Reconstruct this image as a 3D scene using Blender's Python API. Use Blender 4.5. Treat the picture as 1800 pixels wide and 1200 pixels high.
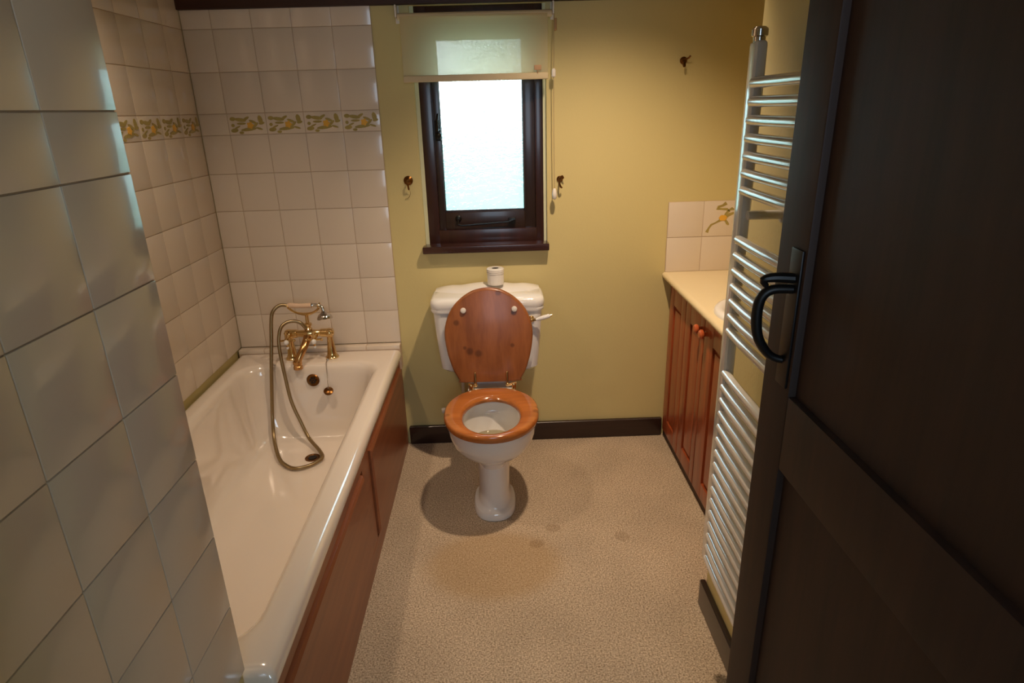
import bpy, bmesh, math, random
from mathutils import Vector, Matrix
random.seed(7)
S = bpy.context.scene
COL = S.collection
for o in list(bpy.data.objects): bpy.data.objects.remove(o)
PI = math.pi

# ------------------------------------------------------------------ camera
F = 1104.6; PITCH = .3543; YAW = .0171; ROLL = .0281
cam = bpy.data.cameras.new('camera'); camo = bpy.data.objects.new('camera', cam); COL.objects.link(camo)
cam.sensor_width = 36; cam.lens = F/1800*36; cam.clip_start = .01
fw = Vector((math.sin(YAW)*math.cos(PITCH), math.cos(YAW)*math.cos(PITCH), -math.sin(PITCH)))
rt = Vector((math.cos(YAW), -math.sin(YAW), 0)); up = rt.cross(fw)
R_ = rt*math.cos(ROLL)-up*math.sin(ROLL); U_ = up*math.cos(ROLL)+rt*math.sin(ROLL)
M = Matrix((( R_.x, U_.x, -fw.x), (R_.y, U_.y, -fw.y), (R_.z, U_.z, -fw.z))).to_4x4()
M.translation = Vector((.4538, -2.6695, 1.4856))
camo.matrix_world = M
S.camera = camo
# ------------------------------------------------------------------ view, world, lights
S.view_settings.view_transform = 'Standard'; S.view_settings.look = 'None'
S.view_settings.exposure = .22; S.view_settings.gamma = 1; S.view_settings.use_curve_mapping = False
w = bpy.data.worlds.new('overcast_sky'); S.world = w; w.use_nodes = True
nt = w.node_tree; nt.nodes.clear()
out = nt.nodes.new('ShaderNodeOutputWorld'); bg = nt.nodes.new('ShaderNodeBackground')
tc = nt.nodes.new('ShaderNodeTexCoord'); sp = nt.nodes.new('ShaderNodeSeparateXYZ'); cr = nt.nodes.new('ShaderNodeValToRGB')
mp = nt.nodes.new('ShaderNodeMapRange'); mp.inputs[1].default_value = -1; mp.inputs[2].default_value = 1
nt.links.new(tc.outputs['Generated'], sp.inputs[0]); nt.links.new(sp.outputs[2], mp.inputs[0]); nt.links.new(mp.outputs[0], cr.inputs[0])
cr.color_ramp.elements[0].position = .45; cr.color_ramp.elements[0].color = (.34, .46, .38, 1)
cr.color_ramp.elements[1].position = .62; cr.color_ramp.elements[1].color = (.62, .82, 1.0, 1)
ce = cr.color_ramp.elements.new(1.0); ce.color = (1.0, 1.35, 1.7, 1)
ds = nt.nodes.new('ShaderNodeVectorMath'); ds.operation = 'DISTANCE'; ds.inputs[1].default_value = (-.12, .99, .04); nt.links.new(tc.outputs['Generated'], ds.inputs[0])
cm = nt.nodes.new('ShaderNodeMapRange'); cm.interpolation_type = 'SMOOTHSTEP'; cm.inputs[1].default_value = .05; cm.inputs[2].default_value = .17; cm.inputs[3].default_value = 1; cm.inputs[4].default_value = 0
nt.links.new(ds.outputs['Value'], cm.inputs[0])
cx_ = nt.nodes.new('ShaderNodeMix'); cx_.data_type = 'RGBA'; cx_.inputs[7].default_value = (3.2, 3.5, 3.8, 1)   # bright patch of cloud
nt.links.new(cm.outputs[0], cx_.inputs[0]); nt.links.new(cr.outputs[0], cx_.inputs[6]); nt.links.new(cx_.outputs[2], bg.inputs[0]); bg.inputs[1].default_value = 4.2
nt.links.new(bg.outputs[0], out.inputs[0])
def spot(name, loc, power, size, blend, col, rad=.035, tgt=None):
    l = bpy.data.lights.new(name, 'SPOT'); l.energy = power; l.spot_size = math.radians(size); l.spot_blend = blend
    l.color = col; l.shadow_soft_size = rad
    o = bpy.data.objects.new(name, l); o.location = loc; COL.objects.link(o)
    if tgt: o.rotation_euler = (Vector(tgt)-Vector(loc)).to_track_quat('-Z', 'Y').to_euler()
    return o
spot('ceiling_spotlight', (.78, -.84, 2.22), 80, 102, 1, (1, .75, .52), .03, (.88, -.36, 0))
spot('ceiling_spotlight_over_bath', (-.42, -1.02, 2.22), 24, 112, .85, (1, .76, .54), .05)
la = bpy.data.lights.new('landing_daylight', 'AREA'); la.shape = 'RECTANGLE'; la.size = 1.1; la.size_y = 1.1; la.energy = 15; la.color = (.62, .80, 1)
lo = bpy.data.objects.new('landing_daylight', la); lo.location = (.75, -3.85, 1.5); lo.rotation_euler = (PI/2, 0, 0); COL.objects.link(lo)

# ------------------------------------------------------------------ materials
def newmat(name):
    m = bpy.data.materials.new(name); m.use_nodes = True
    n = m.node_tree; b = n.nodes['Principled BSDF']
    return m, n, b
def lin(c):
    return tuple((x/255/12.92 if x/255 <= .04045 else ((x/255+.055)/1.055)**2.4) for x in c)+(1,)
def node(n, t, **kw):
    x = n.nodes.new(t)
    for k, v in kw.items(): setattr(x, k, v)
    return x
def plain(name, rgb, rough=.5, metal=0, coat=0, var=.06, scale=8, bump=0, bscale=60):
    m, n, b = newmat(name)
    tc = node(n, 'ShaderNodeTexCoord'); nz = node(n, 'ShaderNodeTexNoise'); nz.inputs['Scale'].default_value = scale
    n.links.new(tc.outputs['Object'], nz.inputs['Vector'])
    hs = node(n, 'ShaderNodeHueSaturation'); hs.inputs['Color'].default_value = lin(rgb)
    mr = node(n, 'ShaderNodeMapRange'); mr.inputs[3].default_value = 1-var; mr.inputs[4].default_value = 1+var
    n.links.new(nz.outputs[0], mr.inputs[0]); n.links.new(mr.outputs[0], hs.inputs['Value']); n.links.new(hs.outputs[0], b.inputs['Base Color'])
    b.inputs['Roughness'].default_value = rough; b.inputs['Metallic'].default_value = metal; b.inputs['Coat Weight'].default_value = coat
    if bump:
        n2 = node(n, 'ShaderNodeTexNoise'); n2.inputs['Scale'].default_value = bscale; n2.inputs['Detail'].default_value = 4
        n.links.new(tc.outputs['Object'], n2.inputs['Vector'])
        bp = node(n, 'ShaderNodeBump'); bp.inputs['Strength'].default_value = bump; bp.inputs['Distance'].default_value = .003
        n.links.new(n2.outputs[0], bp.inputs['Height']); n.links.new(bp.outputs[0], b.inputs['Normal'])
    return m
def wood(name, dark, light, axis='Z', rough=.3, coat=.3, knots=(), stretch=14, knotcol=(50, 20, 8)):
    m, n, b = newmat(name)
    tc = node(n, 'ShaderNodeTexCoord'); mp = node(n, 'ShaderNodeMapping')
    sc = [stretch]*3; sc['XYZ'.index(axis)] = 1.2; mp.inputs['Scale'].default_value = sc
    n.links.new(tc.outputs['Object'], mp.inputs[0])
    a = node(n, 'ShaderNodeTexNoise'); a.inputs['Scale'].default_value = 1.6; a.inputs['Detail'].default_value = 4; a.inputs['Distortion'].default_value = .6
    c = node(n, 'ShaderNodeTexNoise'); c.inputs['Scale'].default_value = 9; c.inputs['Detail'].default_value = 3
    n.links.new(mp.outputs[0], a.inputs['Vector']); n.links.new(mp.outputs[0], c.inputs['Vector'])
    mx = node(n, 'ShaderNodeMath', operation='MULTIPLY_ADD'); mx.inputs[1].default_value = .35
    n.links.new(c.outputs[0], mx.inputs[0]); n.links.new(a.outputs[0], mx.inputs[2])
    cr = node(n, 'ShaderNodeValToRGB'); cr.color_ramp.elements[0].position = .45; cr.color_ramp.elements[1].position = .9
    cr.color_ramp.elements[0].color = lin(dark); cr.color_ramp.elements[1].color = lin(light)
    n.links.new(mx.outputs[0], cr.inputs[0]); col = cr.outputs[0]
    for (x, y, z, r) in knots:
        d = node(n, 'ShaderNodeVectorMath', operation='DISTANCE'); d.inputs[1].default_value = (x, y, z)
        n.links.new(tc.outputs['Object'], d.inputs[0])
        mr = node(n, 'ShaderNodeMapRange', interpolation_type='SMOOTHSTEP'); mr.inputs[1].default_value = r*.4; mr.inputs[2].default_value = r; mr.inputs[3].default_value = .5; mr.inputs[4].default_value = 0
        n.links.new(d.outputs['Value'], mr.inputs[0])
        mi = node(n, 'ShaderNodeMix', data_type='RGBA'); mi.inputs[7].default_value = lin(knotcol)
        n.links.new(mr.outputs[0], mi.inputs[0]); n.links.new(col, mi.inputs[6]); col = mi.outputs[2]
    n.links.new(col, b.inputs['Base Color'])
    b.inputs['Roughness'].default_value = rough; b.inputs['Coat Weight'].default_value = coat; b.inputs['Coat Roughness'].default_value = .12
    return m
YEL = (208, 192, 134)
m_wall = plain('yellow_emulsion', YEL, .6, var=.03, scale=3, bump=.15, bscale=90)
m_reveal = plain('cream_reveal_paint', (214, 214, 180), .6)
m_ceil = plain('ceiling_paint', (170, 160, 140), .8)
m_tile = plain('cream_glazed_tile', (222, 208, 192), .18, coat=.4, var=.03, scale=5, bump=.12, bscale=14)
m_grout = plain('tile_grout', (196, 172, 146), .8)
m_darkwood = wood('dark_stained_wood', (40, 20, 15), (66, 36, 26), 'Z', .3, .3)
m_darkwoodx = wood('dark_stained_skirting', (34, 18, 14), (52, 30, 24), 'X', .35, .25)
m_doorwood = wood('dark_door_wood', (38, 22, 14), (58, 34, 22), 'Z', .62, 0)
m_cab = wood('reddish_pine_cabinet', (128, 56, 28), (172, 84, 44), 'Z', .35, .25)
m_panel = wood('brown_bath_panel_wood', (124, 68, 40), (150, 88, 52), 'Y', .38, .2)
m_porc = plain('white_porcelain', (236, 234, 232), .09, coat=.6, var=.01)
m_bath = plain('cream_bath_enamel', (238, 226, 214), .16, coat=.4, var=.01)
m_top = plain('cream_laminate', (232, 214, 174), .3, var=.02)
m_brass = plain('polished_brass', (226, 196, 142), .14, 1, var=.08, scale=30)
m_oldbrass = plain('tarnished_brass', (120, 82, 44), .3, 1, var=.15, scale=60)
m_chrome = plain('chrome', (205, 200, 195), .14, 1)
m_hose = plain('brass_hose_metal', (158, 138, 104), .34, 1, var=.05)
m_radi = plain('white_radiator_enamel', (226, 224, 220), .14, coat=.6, var=.01)
m_black = plain('black_iron', (20, 18, 18), .4, .3)
m_gap = plain('dark_hole', (24, 14, 10), .7)
m_plas = plain('white_plastic', (228, 222, 214), .35)
m_leaf = plain('olive_tile_glaze', (168, 150, 84), .3, var=.2, scale=60)
m_flower = plain('yellow_tile_glaze', (230, 176, 66), .3, var=.15, scale=60)
m_knob = wood('orange_wood_knob', (170, 78, 40), (200, 100, 55), 'X', .3, .4)
m_bar = plain('cream_blind_bar', (214, 196, 158), .5)
m_green = plain('garden_hedge', (150, 176, 160), .9, var=.4, scale=4)
m_grass = plain('garden_grass', (150, 180, 150), .9, var=.3, scale=3)
m_water = plain('toilet_water', (150, 140, 110), .04, coat=.5)
for m_ in (m_bath, m_radi): m_.node_tree.nodes['Principled BSDF'].inputs['Coat IOR'].default_value = 1.9; m_.node_tree.nodes['Principled BSDF'].inputs['Coat Weight'].default_value = 1; m_.node_tree.nodes['Principled BSDF'].inputs['Coat Roughness'].default_value = .08

# carpet with one large yellower oval and three small brown stains
m_carpet, n, b = newmat('beige_carpet')
tc = node(n, 'ShaderNodeTexCoord')
n1 = node(n, 'ShaderNodeTexNoise'); n1.inputs['Scale'].default_value = 200; n1.inputs['Detail'].default_value = 3
n2 = node(n, 'ShaderNodeTexNoise'); n2.inputs['Scale'].default_value = 4; n2.inputs['Detail'].default_value = 3
for x in (n1, n2): n.links.new(tc.outputs['Object'], x.inputs['Vector'])
c1 = node(n, 'ShaderNodeValToRGB'); c1.color_ramp.elements[0].position = .3; c1.color_ramp.elements[1].position = .7
c1.color_ramp.elements[0].color = lin((134, 115, 94)); c1.color_ramp.elements[1].color = lin((224, 204, 178))
n.links.new(n1.outputs[0], c1.inputs[0])
hs = node(n, 'ShaderNodeHueSaturation'); mr = node(n, 'ShaderNodeMapRange'); mr.inputs[1].default_value = .3; mr.inputs[2].default_value = .7; mr.inputs[3].default_value = .9; mr.inputs[4].default_value = 1.08
n.links.new(n2.outputs[0], mr.inputs[0]); n.links.new(mr.outputs[0], hs.inputs['Value']); n.links.new(c1.outputs[0], hs.inputs['Color'])
col = hs.outputs[0]
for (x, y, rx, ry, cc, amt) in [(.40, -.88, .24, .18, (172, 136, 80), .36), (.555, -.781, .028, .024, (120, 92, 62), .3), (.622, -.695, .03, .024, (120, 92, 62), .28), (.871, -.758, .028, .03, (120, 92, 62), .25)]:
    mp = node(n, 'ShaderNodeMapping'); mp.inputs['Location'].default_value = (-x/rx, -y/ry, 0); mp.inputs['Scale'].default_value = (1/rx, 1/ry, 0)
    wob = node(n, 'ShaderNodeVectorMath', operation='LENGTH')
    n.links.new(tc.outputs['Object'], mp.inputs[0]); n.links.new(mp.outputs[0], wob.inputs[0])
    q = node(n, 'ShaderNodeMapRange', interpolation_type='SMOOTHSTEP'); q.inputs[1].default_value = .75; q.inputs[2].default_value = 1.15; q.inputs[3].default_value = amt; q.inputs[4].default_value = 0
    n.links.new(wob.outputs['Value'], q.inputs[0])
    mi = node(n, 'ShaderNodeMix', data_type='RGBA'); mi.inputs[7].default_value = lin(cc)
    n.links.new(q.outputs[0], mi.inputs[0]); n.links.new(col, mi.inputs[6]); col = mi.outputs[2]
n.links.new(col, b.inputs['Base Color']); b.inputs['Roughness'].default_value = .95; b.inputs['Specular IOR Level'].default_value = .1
bp = node(n, 'ShaderNodeBump'); bp.inputs['Strength'].default_value = .6; bp.inputs['Distance'].default_value = .004
n.links.new(n1.outputs[0], bp.inputs['Height']); n.links.new(bp.outputs[0], b.inputs['Normal'])

# obscured rippled glass: part diffusing, part clear transmission
def glass_mat():
    m, n, b = newmat('obscured_rippled_glass')
    o = n.nodes['Material Output']
    tc = node(n, 'ShaderNodeTexCoord'); mp = node(n, 'ShaderNodeMapping'); mp.inputs['Scale'].default_value = (1, 1, 2.2); mp.inputs['Rotation'].default_value = (0, .35, 0)
    nz = node(n, 'ShaderNodeTexNoise'); nz.inputs['Scale'].default_value = 34; nz.inputs['Detail'].default_value = 2; nz.inputs['Distortion'].default_value = 1.2
    n.links.new(tc.outputs['Object'], mp.inputs[0]); n.links.new(mp.outputs[0], nz.inputs['Vector'])
    bp = node(n, 'ShaderNodeBump'); bp.inputs['Strength'].default_value = .8; bp.inputs['Distance'].default_value = .006
    n.links.new(nz.outputs[0], bp.inputs['Height'])
    b.inputs['Base Color'].default_value = (.9, 1, .98, 1); b.inputs['Transmission Weight'].default_value = 1; b.inputs['Roughness'].default_value = .13; b.inputs['IOR'].default_value = 1.3
    n.links.new(bp.outputs[0], b.inputs['Normal'])
    tr = node(n, 'ShaderNodeBsdfTranslucent'); tr.inputs[0].default_value = (.86, 1, .98, 1); n.links.new(bp.outputs[0], tr.inputs['Normal'])
    mx = node(n, 'ShaderNodeMixShader'); mx.inputs[0].default_value = .22
    n.links.new(b.outputs[0], mx.inputs[1]); n.links.new(tr.outputs[0], mx.inputs[2]); n.links.new(mx.outputs[0], o.inputs[0])
    return m
m_glass = glass_mat()
def blind_mat():
    m, n, b = newmat('cream_blind_fabric')
    o = n.nodes['Material Output']
    b.inputs['Base Color'].default_value = lin((232, 218, 176)); b.inputs['Roughness'].default_value = .9
    tc = node(n, 'ShaderNodeTexCoord'); nz = node(n, 'ShaderNodeTexNoise'); nz.inputs['Scale'].default_value = 300
    n.links.new(tc.outputs['Object'], nz.inputs['Vector'])
    bp = node(n, 'ShaderNodeBump'); bp.inputs['Strength'].default_value = .2; n.links.new(nz.outputs[0], bp.inputs['Height']); n.links.new(bp.outputs[0], b.inputs['Normal'])
    tr = node(n, 'ShaderNodeBsdfTranslucent'); tr.inputs[0].default_value = lin((246, 232, 206))
    m1 = node(n, 'ShaderNodeMixShader'); m1.inputs[0].default_value = .6
    n.links.new(b.outputs[0], m1.inputs[1]); n.links.new(tr.outputs[0], m1.inputs[2])
    tp = node(n, 'ShaderNodeBsdfTransparent'); m2 = node(n, 'ShaderNodeMixShader'); m2.inputs[0].default_value = .2
    n.links.new(m1.outputs[0], m2.inputs[1]); n.links.new(tp.outputs[0], m2.inputs[2]); n.links.new(m2.outputs[0], o.inputs[0])
    return m
m_blind = blind_mat()

# ------------------------------------------------------------------ helpers
ORI = {}
class MB:
    def __init__(s): s.bm = bmesh.new()
    def box(s, x0, x1, y0, y1, z0, z1, bev=0, seg=2):
        b = bmesh.new(); bmesh.ops.create_cube(b, size=1)
        for v in b.verts: v.co = Vector(((x0+x1)/2+v.co.x*(x1-x0), (y0+y1)/2+v.co.y*(y1-y0), (z0+z1)/2+v.co.z*(z1-z0)))
        if bev: bmesh.ops.bevel(b, geom=list(b.edges), offset=bev, segments=seg, profile=.6, affect='EDGES')
        s.add(b); return s
    def add(s, b):
        me = bpy.data.meshes.new('t'); b.to_mesh(me); b.free(); s.bm.from_mesh(me); bpy.data.meshes.remove(me)
    def loft(s, rings, cap0=True, cap1=True, closed=True, loop=False):
        bm = s.bm; R = [[bm.verts.new(p) for p in r] for r in rings]; n = len(R[0])
        prs = list(zip(R, R[1:])) + ([(R[-1], R[0])] if loop else [])
        for a, b in prs:
            for i in range(n if closed else n-1):
                j = (i+1) % n
                try: bm.faces.new((a[i], a[j], b[j], b[i]))
                except ValueError: pass
        if not loop and closed:
            if cap0: bm.faces.new(R[0][::-1])
            if cap1: bm.faces.new(R[-1])
        return s
    def tube(s, pts, r, n=12, cap=True, smooth=0):
        pts = [Vector(p) for p in pts]
        rr = r if isinstance(r, (list, tuple)) else [r]*len(pts)
        if smooth:
            P = []; Q = []
            for i in range(len(pts)-1):
                p0 = pts[max(i-1, 0)]; p1 = pts[i]; p2 = pts[i+1]; p3 = pts[min(i+2, len(pts)-1)]
                for k in range(smooth):
                    t = k/smooth
                    P.append(.5*((2*p1)+(p2-p0)*t+(2*p0-5*p1+4*p2-p3)*t*t+(3*p1-p0-3*p2+p3)*t**3)); Q.append(rr[i]+(rr[i+1]-rr[i])*t)
            P.append(pts[-1]); Q.append(rr[-1]); pts, rr = P, Q
        rings = []; prev = None
        for i, p in enumerate(pts):
            t = (pts[min(i+1, len(pts)-1)]-pts[max(i-1, 0)]).normalized()
            if prev is None: u = t.orthogonal().normalized()
            else:
                u = prev-t*prev.dot(t); u.normalize()
            prev = u; v = t.cross(u)
            rings.append([p+(u*math.cos(2*PI*k/n)+v*math.sin(2*PI*k/n))*rr[i] for k in range(n)])
        return s.loft(rings, cap, cap)
    def lathe(s, c, prof, axis=(0, 0, 1), n=24):
        ax = Vector(axis).normalized(); u = ax.orthogonal().normalized(); v = ax.cross(u); c = Vector(c)
        rings = [[c+ax*h+(u*math.cos(2*PI*k/n)+v*math.sin(2*PI*k/n))*max(r, 1e-4) for k in range(n)] for r, h in prof]
        return s.loft(rings)
    def ball(s, c, r, n=14, sc=(1, 1, 1)):
        b = bmesh.new(); bmesh.ops.create_uvsphere(b, u_segments=n, v_segments=max(6, n//2+2), radius=r)
        for v in b.verts: v.co = Vector((c[0]+v.co.x*sc[0], c[1]+v.co.y*sc[1], c[2]+v.co.z*sc[2]))
        s.add(b); return s
    def build(s, name, mat, parent=None, at=None, ang=35):
        bm = s.bm; bmesh.ops.recalc_face_normals(bm, faces=bm.faces)
        if parent is not None: o0 = ORI[parent.name]
        elif at is not None: o0 = Vector(at)
        else:
            xs = [v.co for v in bm.verts]
            o0 = Vector(((min(v.x for v in xs)+max(v.x for v in xs))/2, (min(v.y for v in xs)+max(v.y for v in xs))/2, min(v.z for v in xs)))
        for v in bm.verts: v.co -= o0
        me = bpy.data.meshes.new(name); bm.to_mesh(me); bm.free()
        for p in me.polygons: p.use_smooth = True
        me.set_sharp_from_angle(angle=math.radians(ang))
        me.materials.append(mat)
        o = bpy.data.objects.new(name, me); COL.objects.link(o)
        if parent is not None: o.parent = parent
        else: o.location = o0
        ORI[o.name] = o0
        return o
def thing(name, loc, label, cat, group=None):
    o = bpy.data.objects.new(name, None); COL.objects.link(o); o.location = loc; o.empty_display_size = .05
    ORI[o.name] = Vector(loc); o['label'] = label; o['category'] = cat
    if group: o['group'] = group
    return o
def tag(o, label, cat, group=None):
    o['label'] = label; o['category'] = cat
    if group: o['group'] = group
    return o
def struct(o): o['kind'] = 'structure'; return o
def rrect(x0, x1, y0, y1, r, z, n=8):
    pts = []
    for cx, cy, a in ((x1-r, y1-r, 0), (x0+r, y1-r, PI/2), (x0+r, y0+r, PI), (x1-r, y0+r, 1.5*PI)):
        for k in range(n+1): pts.append((cx+r*math.cos(a+PI/2*k/n), cy+r*math.sin(a+PI/2*k/n), z))
    return pts
def clip(x, lo, hi): return max(lo, min(hi, x))

XR = 1.70; XL = -.72; ZC = 2.30; YF = -2.45; XP = 1.065; YP = -1.11; BZ = 1.862
WX0, WX1, WZ0, WZ1 = .143, .663, .945, BZ
# ------------------------------------------------------------------ structure
O0 = (0, 0, 0)
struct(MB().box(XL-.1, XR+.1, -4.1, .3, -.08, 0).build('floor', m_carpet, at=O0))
struct(MB().box(XL-.1, XR+.1, YF-.1, .3, ZC, ZC+.08).build('ceiling', m_ceil, at=O0))
T = .26
struct(MB().box(XL-.1, WX0, 0, T, 0, ZC).box(WX1, XR+.1, 0, T, 0, ZC).box(WX0, WX1, 0, T, 0, WZ0-.026).box(WX0, WX1, 0, T, WZ1, ZC).build('wall_back', m_wall, at=O0))
struct(MB().box(XL-.1, XL, -4.1, 0, 0, ZC).build('wall_left', m_wall, at=O0))
struct(MB().box(XR, XR+.1, YP, 0, 0, ZC).build('wall_right_recess', m_wall, at=O0))
struct(MB().box(XP, XR+.1, -4.1, YP, 0, ZC).build('wall_right', m_wall, at=O0))
struct(MB().box(-.70, -.055, YF, -1.766, 0, ZC).build('wall_bath_end', m_wall, at=O0))
struct(MB().box(XL, .12, YF-.1, YF, 0, ZC).box(.94, XP, YF-.1, YF, 0, ZC).box(.12, .94, YF-.1, YF, 2.02, ZC).build('wall_front', m_wall, at=O0))
struct(MB().box(XL-.1, XR+.1, -4.2, -4.1, 0, ZC+.1).box(XL-.1, XR+.1, -4.1, YF-.1, ZC, ZC+.1).build('wall_landing', m_ceil, at=O0))
struct(MB().box(XL, XR, -.028, 0, BZ, BZ+.2, .004).build('trim_1', wood('dark_beam_wood', (44, 22, 14), (66, 34, 20), 'X', .6, 0)))
# skirtings
def skirt(name, pts, m):
    mb = MB(); (x0, y0, x1, y1) = pts
    mb.box(x0, x1, y0, y1, 0, .092, .006, 3)
    return struct(mb.build(name, m))
skirt('baseboard_back', (.004, -.018, 1.20, 0), m_darkwoodx)
skirt('baseboard_right', (XP-.018, YF, XP, YP+.012), wood('dark_skirting_side', (22, 12, 10), (34, 20, 16), 'Y', .3, .2))
# tiled surfaces: real tiles on a grout bed
ZT = .5167
def rowsz():
    z = ZT; L = []
    for k in range(6): L.append((z, z+.15, 0)); z += .15
    L.append((z, z+.08, 1)); z += .08
    while z < ZC-.01: L.append((z, min(z+.15, ZC), 0)); z += .15
    return L
def motif(mb, mf, P):
    """leafy motif in a .15 x .08 border tile; P(u,v,d) maps tile coordinates to the place"""
    cnt = [0]
    def leaf(b, u, v, lu, lv, a=0):
        lu *= 1.15; lv *= 1.3; cnt[0] += 1; e = .00006*(cnt[0] % 20)
        pts = [(math.cos(t)*lu, math.sin(t)*lv) for t in [2*PI*k/10 for k in range(10)]]
        pp = [(u+x*math.cos(a)-y*math.sin(a), v+x*math.sin(a)+y*math.cos(a)) for x, y in pts]
        b.loft([[P(x, y, 0) for x, y in pp], [P(x, y, .0008+e) for x, y in pp]])
    for u, v, lu, lv, a in [(.020, .060, .010, .006, 0), (.018, .036, .006, .005, 0), (.022, .017, .013, .006, .1), (.050, .056, .020, .0055, -.15),
                            (.052, .042, .016, .0035, 0), (.072, .060, .013, .004, .5), (.078, .020, .028, .005, .1), (.103, .032, .018, .004, .7),
                            (.128, .055, .008, .013, .2), (.132, .042, .010, .004, .2), (.048, .008, .008, .004, 0), (.098, .048, .014, .004, -.4), (.034, .028, .012, .0025, .4), (.120, .022, .012, .003, -.3)]:
        leaf(mb, u, v, lu, lv, a)
    for k in range(5):
        a = 2*PI*k/5; leaf(mf, .086+.006*math.cos(a), .035+.006*math.sin(a), .007, .0045, a)
def tiling(name, plane, u0, u1, first, skip=lambda z0, z1: False, zr=None):
    """tiles of .15 from 'first' going down in u"""
    g = MB(); t = MB(); lf = MB(); fl = MB(); gp = .0022
    def B(mb, a, b, z0, z1, d0, d1, bev=0):
        if plane[0] == 'y': mb.box(a, b, plane[1]-d1, plane[1]-d0, z0, z1, bev, 2)
        elif plane[0] == 'x': mb.box(plane[1]+d0*plane[2], plane[1]+d1*plane[2], a, b, z0, z1, bev, 2) if plane[2] > 0 else mb.box(plane[1]-d1, plane[1]-d0, a, b, z0, z1, bev, 2)
    L = zr or rowsz()
    B(g, u0, u1, L[0][0], L[-1][1], 0, .0055)
    u = first
    cols = []
    while u > u0+.003: cols.append((max(u-.15, u0), min(u, u1), u-.15)); u -= .15
    for z0, z1, m in L:
        for a, b, uu in cols:
            if b-a < .01: continue
            B(t, a+gp/2, b-gp/2, z0+gp/2, z1-gp/2, .001, .0078+random.uniform(-.0002, .0002), .0013)
            if m and b-a > .14:
                if plane[0] == 'y': P = lambda x, y, d, a=a, z0=z0: (a+x, plane[1]-.0079-d, z0+y)
                else: P = lambda x, y, d, a=a, z0=z0: (plane[1]+(.0079+d)*plane[2], a+x, z0+y)
                motif(lf, fl, P)
    o = struct(t.build(name, m_tile, at=O0)); g.build('grout', m_grout, o)
    if len(lf.bm.verts): lf.build('leaf_motif', m_leaf, o); fl.build('flower_motif', m_flower, o)
    return o
tiling('wall_back_tiles', ('y', 0), XL+.008, 0, 0)
tiling('wall_left_tiles', ('x', XL, 1), -1.766, -.008, -.008)
# tiles over the end of the bath, facing along the room
def end_tiles():
    g = MB(); t = MB()
    g.box(-.055, -.0505, YF, -1.766, .5167, ZC)
    L = rowsz(); y = -1.766
    while y > YF+.01:
        for z0, z1, m in L: t.box(-.053, -.047, max(y-.15, YF)+.001, y-.001, z0+.001, z1-.001, .0012, 2)
        y -= .15
    o = struct(t.build('wall_bath_end_tiles', m_tile, at=O0)); g.build('grout', m_grout, o)
end_tiles()
# flat ledge tiles behind the bath
led = MB(); u = 0
while u > XL+.02:
    led.box(max(u-.15, XL+.008)+.0012, u-.0012, -.047, -.008, .497, .5155, .0015); u -= .15
o = struct(led.build('trim_2', m_tile)); MB().box(XL+.008, 0, -.045, -.001, .40, .5135).build('grout', m_grout, o)
# splashback
spz = [(.80, .95, 0), (.95, 1.10, 0)]
o = struct(MB().build('trim_3', m_tile, at=O0)) if False else None
g = MB().box(1.176, XR-.008, -.0055, 0, .80, 1.10); t = MB()
for z0, z1, _ in spz:
    x = 1.176; k = 0
    while x < XR-.02:
        t.box(x+.001, min(x+.15, XR-.008)-.001, -.0078, -.001, z0+.001, z1-.001, .0013); x += .15
sb = struct(t.build('trim_3', m_tile, at=O0)); g.build('grout', m_grout, sb)
lf = MB(); fl = MB()
def flat_tube(mb, pts, w):
    mb_ = [Vector((x, -.0079, z)) for x, z in pts]
    ring = []
    for i, p in enumerate(mb_):
        t_ = (mb_[min(i+1, len(mb_)-1)]-mb_[max(i-1, 0)]).normalized(); nn = Vector((-t_.z, 0, t_.x))*(w[i] if isinstance(w, list) else w)
        ring.append([p+nn, p-nn, p-nn+Vector((0, -.0008, 0)), p+nn+Vector((0, -.0008, 0))])
    mb.loft(ring)
flat_tube(lf, [(1.345, .968), (1.352, .985), (1.362, 1.0), (1.380, 1.008), (1.398, 1.018), (1.415, 1.028), (1.432, 1.040), (1.450, 1.046), (1.468, 1.052)], [.007, .004, .004, .003, .005, .006, .007, .005, .003])
flat_tube(lf, [(1.415, 1.03), (1.420, 1.045), (1.432, 1.056), (1.425, 1.064), (1.400, 1.066), (1.382, 1.068), (1.385, 1.075), (1.405, 1.080), (1.420, 1.090)], [.003, .004, .007, .005, .004, .006, .004, .005, .008])
flat_tube(lf, [(1.42, 1.02), (1.43, 1.005), (1.437, .998)], [.004, .006, .003])
flat_tube(lf, [(1.43, 1.058), (1.446, 1.066), (1.455, 1.062)], [.003, .006, .003])
for k in range(6):
    a = 2*PI*k/6; cx, cz = 1.410+.009*math.cos(a), 1.028+.007*math.sin(a)
    pp = [(cx+.008*math.cos(q)*1.2, cz+.006*math.sin(q)) for q in [2*PI*j/8 for j in range(8)]]
    fl.loft([[(x, -.0085, z) for x, z in pp], [(x, -.0095-.00008*k, z) for x, z in pp]])
lf.build('leaf_motif', m_leaf, sb); fl.build('flower_motif', m_flower, sb)

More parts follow.
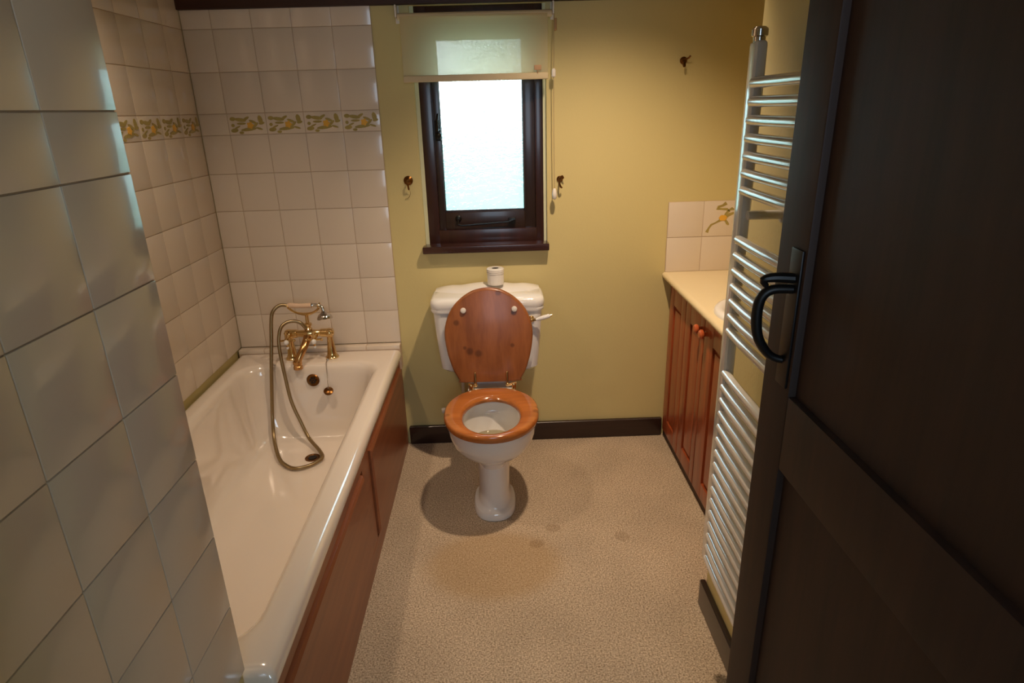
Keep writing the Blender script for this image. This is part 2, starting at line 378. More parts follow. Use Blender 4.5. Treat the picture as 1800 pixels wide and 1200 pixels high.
# ------------------------------------------------------------------ window
YW = .03
win = bpy.data.objects.new('window_1', None); COL.objects.link(win); win.location = (.40, YW, WZ0); ORI['window_1'] = Vector((.40, YW, WZ0)); struct(win)
f = MB()
f.box(.157, .205, YW, .11, WZ0, WZ1, .004).box(.617, .651, YW, .11, WZ0, WZ1, .004).box(.2, .62, YW, .11, WZ0, 1.005, .004).box(.2, .62, YW, .11, 1.80, WZ1, .004)
f.build('window_frame', wood('mahogany_window_wood', (38, 18, 14), (62, 32, 26), 'Z', .28, .3), win)
s = MB()
s.box(.204, .233, YW+.012, .09, 1.003, 1.802, .003).box(.570, .618, YW+.012, .09, 1.003, 1.802, .003).box(.232, .571, YW+.012, .09, 1.003, 1.078, .004).box(.232, .571, YW+.012, .09, 1.744, 1.802, .004)
s.box(.232, .236, YW+.02, .06, 1.078, 1.744).box(.567, .571, YW+.02, .06, 1.078, 1.744).box(.234, .569, YW+.02, .06, 1.078, 1.086)
s.build('window_sash', wood('dark_sash_wood', (34, 20, 16), (52, 32, 26), 'Z', .3, .3), win)
MB().box(.234, .569, .060, .066, 1.08, 1.744).build('glass_pane', m_glass, win)
MB().box(WX0-.001, .158, .022, T, WZ0, WZ1).box(.650, WX1+.001, .022, T, WZ0, WZ1).build('window_reveal', m_reveal, win)
MB().box(.133, .668, -.045, .04, WZ0-.026, WZ0+.004, .005, 3).build('window_sill', wood('dark_sill_wood', (48, 26, 24), (70, 42, 38), 'X', .22, .5), win)
h = MB(); h.lathe((.286, YW+.012, 1.052), [(.014, 0), (.014, .006), (.009, .010), (.008, .018), (.001, .02)], (0, -1, 0)); h.tube([(.286, YW-.006, 1.050), (.284, YW-.01, 1.030), (.30, YW-.01, 1.024), (.50, YW-.006, 1.034), (.528, YW-.004, 1.044)], [.005, .005, .004, .004, .006], 8)
h.box(.50, .53, YW-.004, YW+.014, 1.025, 1.05, .002)
h.build('window_stay', m_black, win)
h = MB(); h.box(.210, .234, YW-.002, YW+.014, 1.37, 1.45, .003).tube([(.225, YW-.004, 1.415), (.222, YW-.022, 1.41), (.224, YW-.026, 1.45), (.228, YW-.02, 1.475)], [.006, .005, .005, .004], 8)
h.lathe((.224, YW, 1.392), [(.013, 0), (.013, .012), (.008, .018), (.001, .02)], (0, -1, 0))
h.build('window_catch', m_black, win)

# ------------------------------------------------------------------ roller blind
bl = thing('roller_blind', (.39, -.05, 1.60), 'cream roller blind pulled a short way down over the top of the window', 'blind')
rb = [[(x, -.052-.0015*math.sin(5*x), z) for z in (1.818, 1.78, 1.72, 1.66, 1.606)] for x in [.113+.552*k/14 for k in range(15)]]
r2 = [[(x, y-.0008, z) for x, y, z in r] for r in rb]
mb = MB(); mb.loft([a+b[::-1] for a, b in zip(rb, r2)]); mb.build('fabric', m_blind, bl)
mb = MB().tube([(.105, -.040, 1.818), (.682, -.040, 1.818)], .0125, 20); mb.build('roller', m_bar, bl)
mb = MB().box(.111, .667, -.059, -.046, 1.590, 1.614, .005, 3); mb.build('bottom_bar', m_bar, bl)
mb = MB().box(.612, .640, -.064, -.0585, 1.622, 1.640, .002).tube([(.626, -.060, 1.625), (.626, -.062, 1.612)], .002, 6); mb.build('pull_tab', plain('tan_tab', (190, 150, 110), .5), bl)
for x in (.097, .684):
    mb = MB().box(x, x+.006, -.055, 0, 1.815, 1.858, .002).box(x-.004, x+.010, -.004, 0, 1.80, 1.86, .001); mb.build('bracket', m_plas, bl)
mb = MB().box(.690, .700, -.056, -.040, 1.758, 1.80, .003); mb.build('chain_guide', plain('tan_plastic', (170, 130, 80), .5), bl)
cd = thing('blind_cord', (.692, -.05, 1.15), 'thin pale pull cord with white acorn hanging right of the window', 'cord')
MB().tube([(.690, -.052, 1.83), (.688, -.050, 1.61), (.688, -.048, 1.40), (.690, -.046, 1.17)], .0016, 8).build('string', plain('beige_cord', (180, 160, 120), .7), cd)
MB().lathe((.690, -.046, 1.132), [(.004, 0), (.009, .006), (.0105, .022), (.008, .036), (.004, .044)], (0, 0, 1)).build('acorn', m_plas, cd)
MB().lathe((.688, -.050, 1.595), [(.004, 0), (.008, .004), (.008, .026), (.004, .032)], (0, 0, 1)).build('connector', m_plas, cd)
# wall fittings
k1 = thing('curtain_hook', (.091, 0, 1.216), 'round tarnished curtain tieback hook with a loose wire, left of the window', 'hook')
MB().lathe((.091, 0, 1.220), [(.019, 0), (.019, .004), (.012, .008), (.006, .014)], (0, -1, 0)).build('rosette', m_oldbrass, k1)
MB().tube([(.091, -.012, 1.218), (.091, -.026, 1.212), (.092, -.026, 1.196), (.092, -.016, 1.186)], .004, 8, smooth=4).build('hook_arm', m_oldbrass, k1)
MB().tube([(.092, -.016, 1.188), (.097, -.010, 1.170), (.088, -.006, 1.152), (.072, -.004, 1.146)], .0009, 6, smooth=5).build('wire', m_hose, k1)
k2 = thing('curtain_hook', (.716, 0, 1.205), 'ornate tarnished brass tieback hook right of the window beside the cord acorn', 'hook')
MB().lathe((.716, 0, 1.208), [(.013, 0), (.013, .004), (.006, .010)], (0, -1, 0)).build('rosette', m_oldbrass, k2)
MB().tube([(.716, -.008, 1.208), (.712, -.028, 1.196), (.716, -.034, 1.182), (.722, -.024, 1.176)], .004, 8, smooth=4).tube([(.716, -.008, 1.210), (.724, -.020, 1.222), (.730, -.018, 1.212)], .0035, 8, smooth=4).build('hook_arm', m_oldbrass, k2)
k3 = thing('wall_hook', (1.201, 0, 1.635), 'small tarnished brass double hook high on the yellow wall above the vanity', 'hook')
MB().lathe((1.201, 0, 1.645), [(.014, 0), (.014, .004), (.007, .010)], (0, -1, 0)).build('rosette', m_oldbrass, k3)
MB().tube([(1.201, -.008, 1.645), (1.200, -.028, 1.630), (1.196, -.034, 1.622), (1.193, -.030, 1.634)], .004, 8, smooth=4).tube([(1.201, -.008, 1.648), (1.214, -.024, 1.652), (1.220, -.030, 1.660)], .0035, 8, smooth=4).build('hook_arm', m_oldbrass, k3)

# ------------------------------------------------------------------ toilet
TX = .405
to = thing('toilet', (TX, -.40, 0), 'white porcelain toilet with raised wooden lid under the window', 'toilet')
def egg(cx, hx, yf, yr, z, n=40, pw=2.0, pr=2.6):
    cy = (yf+yr)/2+.02*(yr-yf); pts = []
    for k in range(n):
        a = 2*PI*k/n; c, s_ = math.cos(a), math.sin(a); p = pr if s_ > 0 else pw
        x = math.copysign(abs(c)**(2/p), c)*hx; y = math.copysign(abs(s_)**(2/p), s_)*((yr-cy) if s_ > 0 else (cy-yf))
        pts.append((cx+x, cy+y, z))
    return pts
secs = [(0, .080, -.641, -.39), (.004, .083, -.645, -.39), (.022, .083, -.645, -.39), (.030, .079, -.640, -.39), (.035, .068, -.624, -.39), (.044, .063, -.617, -.38), (.09, .0615, -.612, -.37), (.15, .062, -.608, -.36),
        (.214, .064, -.606, -.33), (.220, .070, -.611, -.32), (.234, .0715, -.612, -.27), (.240, .082, -.620, -.27), (.250, .104, -.638, -.27), (.264, .126, -.662, -.28), (.284, .145, -.690, -.29), (.31, .158, -.712, -.30), (.345, .166, -.727, -.315), (.375, .169, -.733, -.32), (.389, .169, -.733, -.32), (.394, .165, -.729, -.325)]
rings = [egg(TX, hx, yf, yr, z, pw=2.1+.4*clip(1-z/.24, 0, 1), pr=2.2+.8*clip(z/.3, 0, 1)) for z, hx, yf, yr in secs]
inner = [(.394, .118, -.70, -.395), (.388, .112, -.695, -.40), (.35, .115, -.695, -.395), (.30, .105, -.68, -.40), (.26, .085, -.66, -.42), (.235, .065, -.63, -.44), (.2, .05, -.60, -.45)]
rings += [egg(TX, hx, yf, yr, z, pw=2.1, pr=2.2) for z, hx, yf, yr in inner]
MB().loft(rings).build('bowl', m_porc, to, ang=38)
MB().loft([egg(TX, .095, -.67, -.41, .272), egg(TX, .095, -.67, -.41, .274)]).build('water', m_water, to)
# rear deck + cistern
MB().loft([rrect(TX-.055, TX+.055, -.30, -.04, .03, .0), rrect(TX-.06, TX+.06, -.32, -.03, .03, .22), rrect(TX-.09, TX+.09, -.40, -.02, .03, .34), rrect(TX-.10, TX+.10, -.385, -.02, .03, .385), rrect(TX-.098, TX+.098, -.38, -.02, .03, .393), rrect(TX-.10, TX+.10, -.225, -.02, .03, .396), rrect(TX-.10, TX+.10, -.19, -.02, .03, .437)]).build('rear_deck', m_porc, to)
CX = .399
cis = []
for z, hx, yf in [(.430, .165, -.165), (.436, .192, -.182), (.450, .206, -.193), (.50, .211, -.198), (.60, .220, -.203), (.706, .226, -.206)]:
    cis.append(rrect(CX-hx, CX+hx, yf, -.022, .035, z))
MB().loft(cis).build('cistern', m_porc, to)
lid = []
def lidring(hx, yf, z, r=.045):
    return rrect(CX-hx, CX+hx, yf, -.018, r, z, 6)
L0 = [(.226, -.207, .704), (.233, -.213, .706), (.236, -.216, .715), (.234, -.214, .722), (.236, -.216, .726), (.236, -.216, .745), (.232, -.212, .757), (.222, -.202, .764)]
mb = MB().loft([lidring(*a) for a in L0])
# shaped raised rear scroll with dished middle
prof = []
for k in range(25):
    x = -.222+.444*k/24; t = abs(x)/.222
    h = .024*(1-t**3.2) + .004*math.exp(-(t/.2)**2) - .006*math.exp(-((t-.5)/.15)**2)
    prof.append((x, h))
ring = []
for x, h in prof:
    y1 = -.020; y0 = -.125+.05*(abs(x)/.222)**2
    ring.append([(CX+x, y1, .762), (CX+x, y1, .764+h*.8), (CX+x, (y0+y1)/2+.025, .765+h), (CX+x, (y0+y1)/2-.01, .764+h*.78), (CX+x, y0, .764+h*.18), (CX+x, y0-.008, .762)])
mb.loft(ring)
mb.build('cistern_lid', m_porc, to, ang=50)
# seat ring
def seatout(k, n, s):
    a = 2*PI*k/n; c, sn = math.cos(a), math.sin(a)
    p = 2.7 if sn > 0 else 2.05
    cy = -.535
    ox = math.copysign(abs(c)**(2/p), c)*.179; oy = math.copysign(abs(sn)**(2/p), sn)*(.212 if sn > 0 else .211)
    if sn > 0: ox *= 1-.18*sn**2
    ix = c*.106; iy = sn*(.155 if sn < 0 else .145)-.028
    return (TX+ox+(ix-ox)*s, cy+oy+(iy-oy)*s)
N = 56; rg = []
for s_, z in [(.05, .397), (0, .405), (.0, .413), (.05, .420), (.14, .4235), (.5, .4245), (.82, .4235), (.93, .419), (1, .411), (.98, .400), (.9, .397)]:
    rg.append([seatout(k, N, s_)+(z,) for k in range(N)])
sk = [(-.165, -.135, .42-0, .02), (.168, -.142, .42, .022)]
m_seat = wood('honey_pine_seat', (156, 88, 40), (190, 114, 54), 'X', .2, .6, knots=[(TX-.165-TX, -.565+.40, .423, .016), (.168, -.555+.40, .423, .018), (.174, -.52+.4, .42, .010)], knotcol=(90, 36, 14))
MB().loft(rg, loop=True).build('seat', m_seat, to, ang=50)
# lid, raised, leaning back
HY, HZ = -.285, .427; LL = .392; tilt = math.atan2(.058, .385)
def lp(x, v, d):   # d = toward the camera
    return (TX-.004+x, HY+v*math.sin(tilt)-d*math.cos(tilt), HZ+v*math.cos(tilt)-d*math.sin(tilt)*-1*-1)
hw = [(0, .112), (.02, .124), (.06, .135), (.15, .152), (.3, .169), (.45, .1785), (.55, .179), (.65, .172), (.75, .156), (.83, .135), (.90, .106), (.95, .076), (.98, .048), (1, .0)]
def outline(ins):
    L = [(w_, t*LL) for t, w_ in hw]; pts = [(x, v) for x, v in L]+[(-x, v) for x, v in L[-2::-1]]
    c = Vector((0, LL*.5)); o = []
    for x, v in pts:
        d = Vector((x, v))-c; l = d.length; d *= (l-ins)/l; o.append((c.x+d.x, c.y+d.y))
    # resample smoothly
    P = [Vector(p) for p in o]; n_ = len(P); Q = []
    for i in range(n_):
        p0, p1, p2, p3 = P[(i-1) % n_], P[i], P[(i+1) % n_], P[(i+2) % n_]
        for k in range(3):
            t = k/3
            if i == n_-1: q = p1.lerp(p2, t)
            else: q = .5*((2*p1)+(p2-p0)*t+(2*p0-5*p1+4*p2-p3)*t*t+(3*p1-p0-3*p2+p3)*t**3)
            Q.append(q)
    return Q
rg = []
for ins, d in [(.012, -.016), (.004, -.013), (0, -.008), (0, -.004), (.003, .001), (.009, .003)]:
    rg.append([lp(p.x, p.y, d) for p in outline(ins)])
def k_(px, v, r): x, y, z = lp(px, v, .003); return (x-TX, y+.40, z, r)
m_lid = wood('red_brown_pine_lid', (128, 72, 36), (160, 96, 52), 'Z', .36, .15, knots=[k_(.044, .372, .016), k_(-.13, .255, .016), k_(-.08, .135, .02), k_(-.045, .125, .02), k_(-.100, .15, .010), k_(.095, .155, .012), k_(.10, .29, .008)])
ld = MB().loft(rg).build('toilet_lid', m_lid, to, ang=50)
for x in (-.103, .103):
    p = lp(x+.004, .305, .002); MB().lathe(p, [(.011, 0), (.012, .006), (.010, .011), (.004, .013)], (0, -1, .1)).build('buffer', m_plas, ld)
for x, sg in ((-.062, -1), (.070, 1)):
    mb = MB()
    a = lp(x, .045, .006); b_ = lp(x, -.004, .010)
    mb.tube([a, b_], [.0045, .0055], 10).ball(a, .005, 10).ball(lp(x, -.004, .012), .0085, 12)
    mb.tube([lp(x-.004, -.006, .014), (TX+x+sg*.033, HY-.016, .4285)], .0055, 10)
    mb.lathe((TX+x+sg*.022, HY-.016, .40), [(.009, 0), (.009, .022), (.006, .028)])
    mb.build('hinge', m_brass, to)
lv = MB(); lv.lathe((.578, -.205, .672), [(.013, 0), (.013, .005), (.008, .009), (.008, .02)], (0, -1, 0)); lv.tube([(.578, -.222, .672), (.597, -.226, .673)], [.007, .0055], 10).ball((.578, -.224, .672), .0095)
lo_ = lv.build('flush_lever', m_brass, to)
MB().tube([(.595, -.226, .673), (.604, -.226, .675), (.632, -.227, .683), (.650, -.227, .688), (.656, -.227, .690)], [.005, .0075, .0095, .0085, .004], 14).build('lever_grip', m_porc, lo_)
MB().tube([(.655, -.227, .6895), (.663, -.227, .692)], [.0055, .004], 10).build('lever_tip', m_brass, lo_)
mb = MB(); mb.tube([(.178, -.03, .178), (.24, -.03, .180), (.262, -.035, .20), (.27, -.05, .30), (.27, -.08, .435)], .0075, 10, smooth=4)
pp = mb.build('supply_pipe', m_plas, to)
MB().lathe((.165, -.03, .178), [(.012, 0), (.014, .006), (.014, .016), (.010, .020)], (1, 0, .1)).tube([(.172, -.03, .178), (.19, -.03, .178)], .006, 8).build('isolating_valve', m_plas, pp)
cn = thing('air_freshener', (.436, -.085, .802), 'white ridged cylinder tub with dark hole in its top standing on the cistern', 'air freshener')
ZB = .7925
MB().lathe((.436, -.085, ZB), [(.033, 0), (.035, .002), (.035, .042), (.034, .043), (.034, .045), (.036, .046), (.0365, .052), (.0345, .053), (.0365, .055), (.0365, .066), (.033, .069), (.0155, .069), (.015, .066), (.001, .066)], n=36).build('tub', m_plas, cn)
MB().lathe((.436, -.085, ZB+.0655), [(.0148, 0), (.0148, .002), (.001, .002)]).build('hole', m_gap, cn)

# ------------------------------------------------------------------ bath
bt = thing('bathtub', (-.35, -.9, 0), 'cream enamel bathtub with brown wooden side panel along the tiled wall', 'bathtub')
X0, X1, Y0, Y1 = -.708, .003, -1.763, -.040
def rr(i, z, r, dx0=0, dx1=0, dy0=0, dy1=0): return rrect(X0+i+dx0, X1-i-dx1, Y0+i+dy0, Y1-i-dy1, r, z, 8)
rg = [rr(.03, .455, .012), rr(.004, .458, .012), rr(0, .468, .012), rr(0, .474, .012), rr(.0012, .481, .012), rr(.005, .4895, .012), rr(.011, .496, .012), rr(.019, .4995, .012), rr(.027, .5005, .012)]
def inn(i, z, r): return rrect(-.645+i, -.066-i, -1.705+i*1.6, -.185-i, r, z, 8)
rg += [inn(-.010, .5004, .10), inn(-.004, .4995, .10), inn(.003, .496, .10), inn(.010, .489, .10), inn(.016, .476, .10), inn(.020, .455, .10), inn(.024, .40, .105), inn(.042, .28, .11), inn(.058, .215, .115), inn(.075, .188, .12), inn(.10, .176, .12), inn(.16, .172, .12), inn(.22, .171, .06)]
MB().loft(rg, cap0=False).build('tub', m_bath, bt, ang=60)
ov = MB().lathe((-.350, -.2085, .432), [(.026, 0), (.027, .003), (.024, .006), (.018, .004)], (0, -1, .12), 28); ovo = ov.build('overflow', m_oldbrass, bt)
hh = MB()
for k in range(6):
    a = 2*PI*k/6; hh.lathe((-.350+.0105*math.cos(a), -.2125, .432+.0105*math.sin(a)), [(.0042, 0), (.0042, .004), (.001, .004)], (0, -1, .12), 10)
hh.lathe((-.350, -.2125, .432), [(.003, 0), (.003, .004), (.0005, .004)], (0, -1, .12), 10)
hh.build('overflow_hole', m_gap, ovo)
MB().lathe((-.335, -.405, .1705), [(.030, 0), (.030, .003), (.022, .003), (.020, .0015), (.001, .0015)], n=28).build('waste', m_oldbrass, bt)
MB().lathe((-.335, -.405, .1735), [(.017, 0), (.017, .001), (.001, .001)]).build('waste_hole', m_gap, bt)
pg = thing('bath_plug', (-.283, -.235, .39), 'dark round bath plug dangling on a ball chain beside the overflow', 'bath plug')
MB().lathe((-.283, -.238, .388), [(.018, 0), (.020, .004), (.020, .008), (.014, .011), (.004, .013)], (.1, -.5, .8), 22).build('stopper', m_oldbrass, pg)
mb = MB(); P0 = Vector((-.292, -.165, .504)); P1 = Vector((-.290, -.193, .503)); P2 = Vector((-.283, -.240, .402))
for a, b_, n_ in ((P0, P1, 7), (P1, P2, 22)):
    for k in range(n_): mb.ball(a.lerp(b_, k/n_), .0022, 6)
mb.tube([P1, P2], .0008, 5).tube([P0, P1], .0008, 5).lathe((-.292, -.160, .5005), [(.006, 0), (.006, .004), (.002, .008)])
mb.build('chain', m_chrome, pg)
# mixer tap
mx = thing('bath_mixer_tap', (-.365, -.125, .50), 'gold brass bath mixer tap with two tapered pillars and cradle on the bath deck', 'tap')
def T_(x): return -.365+x
for x in (-.085, .085):
    mb = MB(); mb.lathe((T_(x), -.125, .5005), [(.028, 0), (.028, .005), (.023, .010), (.019, .022), (.015, .060), (.0125, .088), (.0125, .110)], (0, -.0, 1)); mb.ball((T_(x), -.125, .613), .021, 16, (1, 1, .95)); mb.build('pillar', m_brass, mx)
mb = MB(); mb.tube([(T_(-.10), -.125, .613), (T_(-.09), -.125, .613), (T_(-.05), -.125, .613), (T_(-.048), -.125, .613), (T_(-.02), -.125, .613), (T_(0), -.125, .613), (T_(.02), -.125, .613), (T_(.048), -.125, .613), (T_(.05), -.125, .613), (T_(.10), -.125, .613)], [.016, .020, .018, .014, .016, .024, .016, .014, .018, .019], 18)
mb.lathe((T_(0), -.125, .612), [(.017, 0), (.016, .022), (.011, .028), (.011, .034), (.016, .037), (.016, .045), (.008, .050), (.007, .085)])
mb.build('mixer_body', m_brass, mx)
mb = MB(); mb.tube([(T_(-.004), -.128, .605), (T_(-.006), -.150, .592), (T_(-.015), -.185, .565), (T_(-.030), -.205, .535), (T_(-.038), -.212, .512)], [.018, .0165, .015, .015, .015], 16, smooth=5)
mb.lathe((T_(-.0385), -.212, .523), [(.015, 0), (.0185, -.003), (.0185, -.014), (.0165, -.016), (.0165, -.021), (.019, -.024), (.019, -.036), (.013, -.037)], (0, 0, 1), 20)
mb.build('spout', plain('aged_brass', (206, 160, 106), .2, 1, var=.12, scale=30), mx)
mb = MB(); mb.tube([(T_(-.068), -.130, .735), (T_(-.062), -.13, .722), (T_(-.035), -.13, .706), (T_(0), -.13, .700), (T_(.030), -.13, .706), (T_(.052), -.13, .720), (T_(.058), -.130, .735)], [.006, .005, .005, .007, .005, .005, .006], 10, smooth=4)
mb.tube([(T_(0), -.125, .690), (T_(0), -.13, .702)], .007, 10)
for x in (-.068, .058): mb.tube([(T_(x)-.003, -.130, .728), (T_(x), -.145, .742)], .004, 8).tube([(T_(x)-.003, -.130, .728), (T_(x), -.115, .742)], .004, 8)
mb.build('cradle', m_brass, mx)
for x, tx in ((-.085, 1), (.030, 1)):
    kb = MB(); cx = T_(x)
    kb.tube([(cx, -.142, .607), (cx, -.165, .600)], [.011, .009], 12)
    kb.tube([(cx-.030, -.170, .598), (cx+.030, -.170, .600)], .0045, 8).tube([(cx, -.170, .570), (cx, -.170, .628)], .0045, 8)
    for dx, dz in ((-.032, 0), (.032, 0), (0, .031)): kb.ball((cx+dx, -.170, .599+dz), .0065, 10)
    ko = kb.build('cross_handle', m_brass, mx)
    MB().ball((cx, -.176, .592), .011, 14).ball((cx, -.170, .566), .007, 10).build('porcelain_button', m_porc, ko)
hs_ = thing('shower_handset', (-.36, -.14, .70), 'telephone style shower handset with cream grip resting on the tap cradle, long hose', 'shower handset')
MB().tube([(-.432, -.132, .740), (-.425, -.132, .741), (-.385, -.132, .738), (-.345, -.132, .738), (-.335, -.132, .738)], [.010, .0115, .0095, .011, .010], 16, smooth=4).build('grip', plain('cream_porcelain_grip', (228, 196, 168), .2, coat=.5), hs_)
mb = MB(); mb.tube([(-.336, -.132, .738), (-.325, -.132, .739), (-.305, -.134, .737), (-.292, -.136, .728), (-.288, -.138, .712)], [.011, .0075, .007, .007, .008], 14, smooth=4)
mb.lathe((-.288, -.138, .714), [(.008, 0), (.011, -.006), (.024, -.014), (.031, -.026), (.032, -.034), (.029, -.036), (.010, -.034)], (-.12, .25, 1), 26)
mb.build('shower_head', m_chrome, hs_)
hose = [(-0.432, -0.132, 0.74), (-0.464, -0.136, 0.744), (-0.489, -0.15, 0.728), (-0.501, -0.16, 0.694), (-0.505, -0.19, 0.605), (-0.513, -0.222, 0.487), (-0.525, -0.238, 0.363), (-0.528, -0.262, 0.276), (-0.512, -0.32, 0.205), (-0.459, -0.43, 0.186), (-0.412, -0.482, 0.182), (-0.373, -0.501, 0.182), (-0.332, -0.487, 0.182), (-0.304, -0.459, 0.182), (-0.289, -0.425, 0.184), (-0.311, -0.380, 0.190), (-0.373, -0.30, 0.205), (-0.409, -0.27, 0.271), (-0.441, -0.25, 0.356), (-0.457, -0.23, 0.453), (-0.467, -0.215, 0.537), (-0.471, -0.2, 0.607), (-0.463, -0.18, 0.655), (-0.442, -0.16, 0.675), (-0.41, -0.15, 0.677), (-0.386, -0.145, 0.665), (-0.371, -0.14, 0.640)]
P = [Vector(p) for p in hose]; pts = []
for i in range(len(P)-1):
    p0 = P[max(i-1, 0)]; p1 = P[i]; p2 = P[i+1]; p3 = P[min(i+2, len(P)-1)]
    st = max(2, int((p2-p1).length/.0022))
    for k in range(st):
        t = k/st; pts.append(.5*((2*p1)+(p2-p0)*t+(2*p0-5*p1+4*p2-p3)*t*t+(3*p1-p0-3*p2+p3)*t**3))
pts.append(P[-1])
MB().tube(pts, [.0078 if i % 2 else .0068 for i in range(len(pts))], 10).build('hose', m_hose, hs_, ang=80)

# bath panel
mb = MB().box(-.026, -.017, Y0+.005, -.002, .0, .457)
FY = [(-.80, -.075, .082, .420), (-1.70, -.925, .082, .405)]
g_ = .010
mb.box(-.018, -.008, Y0+.005, -.002, 0, .082-g_).box(-.018, -.008, Y0+.005, -.925+g_, .405+g_, .457).box(-.018, -.008, -.925+g_, -.002, .420+g_, .457)
mb.box(-.018, -.008, Y0+.005, -1.70-g_, .075, .412).box(-.018, -.008, -.925+g_, -.80-g_, .075, .43).box(-.018, -.008, -.075+g_, -.002, .075, .43)
bp_ = mb.build('side_panel', m_panel, bt); bp_['label'] = 'brown wooden side panel'
def raised(y0, y1, z0, z1, name, parent, mat, xs=-.008, dx=.012, sgn=1, bev=.012):
    r = [[(xs, y0, z0), (xs, y1, z0), (xs, y1, z1), (xs, y0, z1)], [(xs+sgn*dx*.75, y0+bev*.15, z0+bev*.15), (xs+sgn*dx*.75, y1-bev*.15, z0+bev*.15), (xs+sgn*dx*.75, y1-bev*.15, z1-bev*.15), (xs+sgn*dx*.75, y0+bev*.15, z1-bev*.15)],
         [(xs+sgn*dx, y0+bev, z0+bev), (xs+sgn*dx, y1-bev, z0+bev), (xs+sgn*dx, y1-bev, z1-bev), (xs+sgn*dx, y0+bev, z1-bev)]]
    return MB().loft(r).build(name, mat, parent, ang=10)
raised(-.80, -.075, .082, .420, 'raised_field', bp_, m_panel, xs=-.0175, dx=.0195)
raised(-1.70, -.925, .082, .405, 'raised_field', bp_, m_panel, xs=-.0175, dx=.0195)

# ------------------------------------------------------------------ vanity
va = thing('vanity_cabinet', (1.45, -.55, 0), 'reddish pine vanity cabinet with raised panel doors beneath the cream worktop', 'cabinet')
CF = 1.200
MB().box(CF+.018, XR-.004, YP+.004, -.004, .045, .768).build('carcass', m_cab, va)
MB().box(CF+.012, CF+.03, YP+.004, -.004, 0, .045).build('plinth', plain('dark_plinth', (60, 34, 22), .6), va)
doors = [(-.265, -.030, -.205, -.092, None), (-.503, -.271, -.458, -.335, -.478), (-1.09, -.509, -.985, -.606, -.540)]
for y0, y1, p0, p1, kn in doors:
    z0, z1 = .045, .762
    mb = MB(); # frame: stiles and rails around a recessed field
    mb.box(CF, CF+.018, y0, p0, z0, z1, .003).box(CF, CF+.018, p1, y1, z0, z1, .003).box(CF, CF+.018, p0, p1, z0, .114, .003).box(CF, CF+.018, p0, p1, .672, z1, .003)
    mb.box(CF+.010, CF+.017, p0-.002, p1+.002, .11, .676)
    d = mb.build('door', m_cab, va)
    raised(p0+.014, p1-.014, .128, .658, 'raised_field', d, m_cab, CF+.010, .008, -1, .018)
    if kn:
        MB().lathe((CF, kn, .700), [(.009, 0), (.008, .008), (.010, .012), (.0175, .018), (.018, .025), (.013, .031), (.002, .033)], (-1, 0, 0)).build('knob', m_knob, d)
wt = MB()
sec = []
for y in (YP+.003, -.002):
    sec.append([(XR-.003, y, .770), (1.180, y, .770), (1.170, y, .774), (1.166, y, .780), (1.165, y, .787), (1.168, y, .794), (1.176, y, .799), (1.186, y, .800), (XR-.003, y, .800)])
tag(wt.loft(sec).build('worktop', m_top), 'cream laminate worktop with rounded edge set over the pine vanity cabinet', 'worktop')
bs = thing('washbasin', (1.42, -.63, .80), 'white round washbasin set into the cream worktop', 'basin')
def el(rx, ry, z): return [(1.415+rx*math.cos(2*PI*k/48), -.635+ry*math.sin(2*PI*k/48), z) for k in range(48)]
MB().loft([el(.222, .208, .8002), el(.222, .208, .806), el(.216, .202, .814), el(.205, .191, .817), el(.190, .176, .815), el(.182, .168, .808), el(.17, .156, .8025), el(.10, .09, .801), el(.03, .03, .8005)]).build('bowl', m_porc, bs, ang=60)

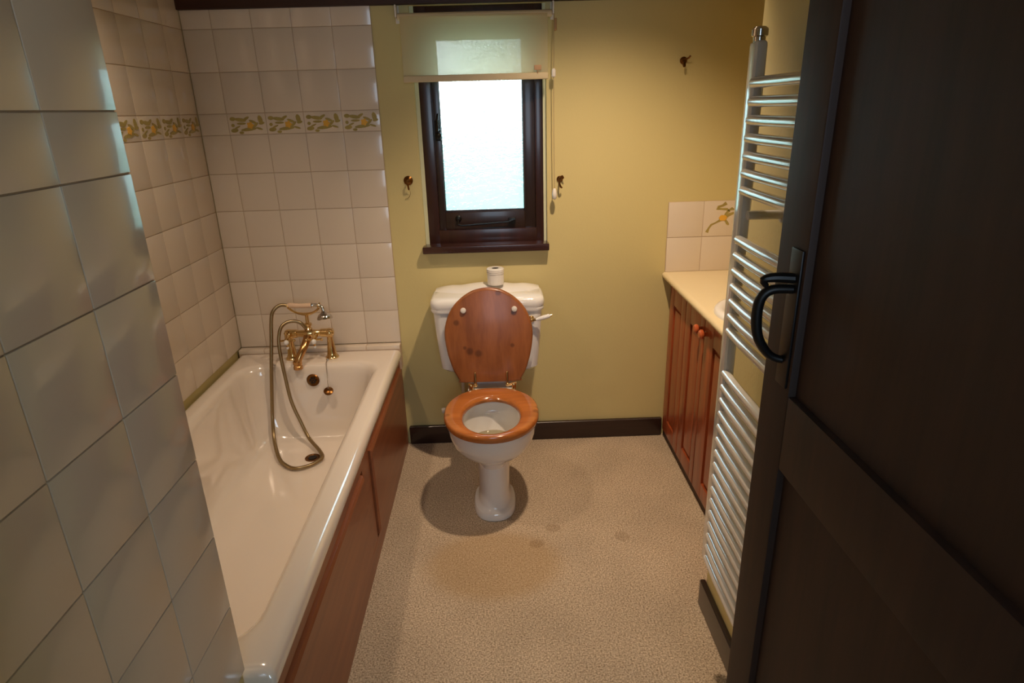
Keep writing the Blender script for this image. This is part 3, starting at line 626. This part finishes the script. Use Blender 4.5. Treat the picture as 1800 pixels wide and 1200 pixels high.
# ------------------------------------------------------------------ towel radiator
ra = thing('towel_radiator', (.985, -1.56, .34), 'white ladder towel radiator on the right wall beside the door', 'radiator')
RX = .985
for y in (-1.305, -1.805):
    MB().box(RX-.013, RX+.013, y-.019, y+.019, .34, 1.60, .010, 3).build('upright', m_radi, ra)
for k in list(range(7))+list(range(9, 16))+list(range(18, 34)):
    z = 1.522-.0353*k
    MB().tube([(RX-.006, -1.318, z), (RX-.010, -1.40, z), (RX-.012, -1.555, z), (RX-.010, -1.71, z), (RX-.006, -1.792, z)], .0112, 12).build('rail', m_radi, ra)
for y in (-1.305, -1.805):
    MB().lathe((RX, y, 1.598), [(.012, 0), (.012, .008), (.016, .010), (.016, .022), (.011, .027), (.003, .028)]).build('end_cap', m_chrome, ra)
for y in (-1.335, -1.775):
    for z in (.45, 1.26): MB().tube([(RX, y, z), (XP, y, z)], [.010, .010], 12).lathe((XP-.006, y, z), [(.018, 0), (.018, .006)], (1, 0, 0)).build('wall_bracket', m_radi, ra)

# ------------------------------------------------------------------ door, opened into the room
DX = .900; DY0, DY1 = -2.43, -1.69
dr = bpy.data.objects.new('door_1', None); COL.objects.link(dr); dr.location = (DX+.02, DY0, 0); ORI['door_1'] = Vector((DX+.02, DY0, 0)); struct(dr)
mb = MB(); st = .095
mb.box(DX, DX+.038, DY1-st, DY1, .012, 1.98, .003).box(DX, DX+.038, DY0, DY0+st, .012, 1.98, .003)
for z0, z1 in ((.012, .20), (.92, 1.05), (1.86, 1.98)): mb.box(DX, DX+.038, DY0+st, DY1-st, z0, z1, .003)
mb.box(DX+.012, DX+.026, DY0+st-.004, DY1-st+.004, .19, 1.87)
mb.build('door_leaf', m_doorwood, dr)
h = MB()
h.box(DX-.004, DX, DY1-.088, DY1-.052, 1.06, 1.28, .002)
h.tube([(DX, -1.76, 1.235), (DX-.03, -1.755, 1.236), (DX-.046, -1.752, 1.232), (DX-.040, -1.752, 1.222)], [.008, .0075, .006, .004], 10, smooth=3)
h.tube([(DX, -1.760, 1.218), (DX-.032, -1.755, 1.217), (DX-.047, -1.752, 1.202), (DX-.049, -1.75, 1.169), (DX-.042, -1.75, 1.136), (DX-.022, -1.75, 1.108), (DX, -1.755, 1.100)], [.007, .0075, .008, .0085, .008, .007, .006], 12, smooth=4)
h.build('door_handle', m_black, dr)

# ------------------------------------------------------------------ garden beyond the window
tag(MB().box(-4, 5, 1.0, 8, -.6, -.5).build('garden_lawn', m_grass), 'green lawn blurred behind the obscured window glass', 'lawn')
mb = MB()
rg = []
for k in range(25):
    x = -1.0+6*k/24
    rg.append([(x, 3.2+.2*random.random(), -.5), (x, 3.1+.15*random.random(), .6), (x, 3.2+.2*random.random(), 1.15+.15*random.random()), (x, 3.6, 1.25+.15*random.random()), (x, 4.0, .6), (x, 4.0, -.5)])
mb.loft(rg); tag(mb.build('garden_hedge', m_green), 'green hedge seen as a pale blur low behind the window glass', 'hedge')
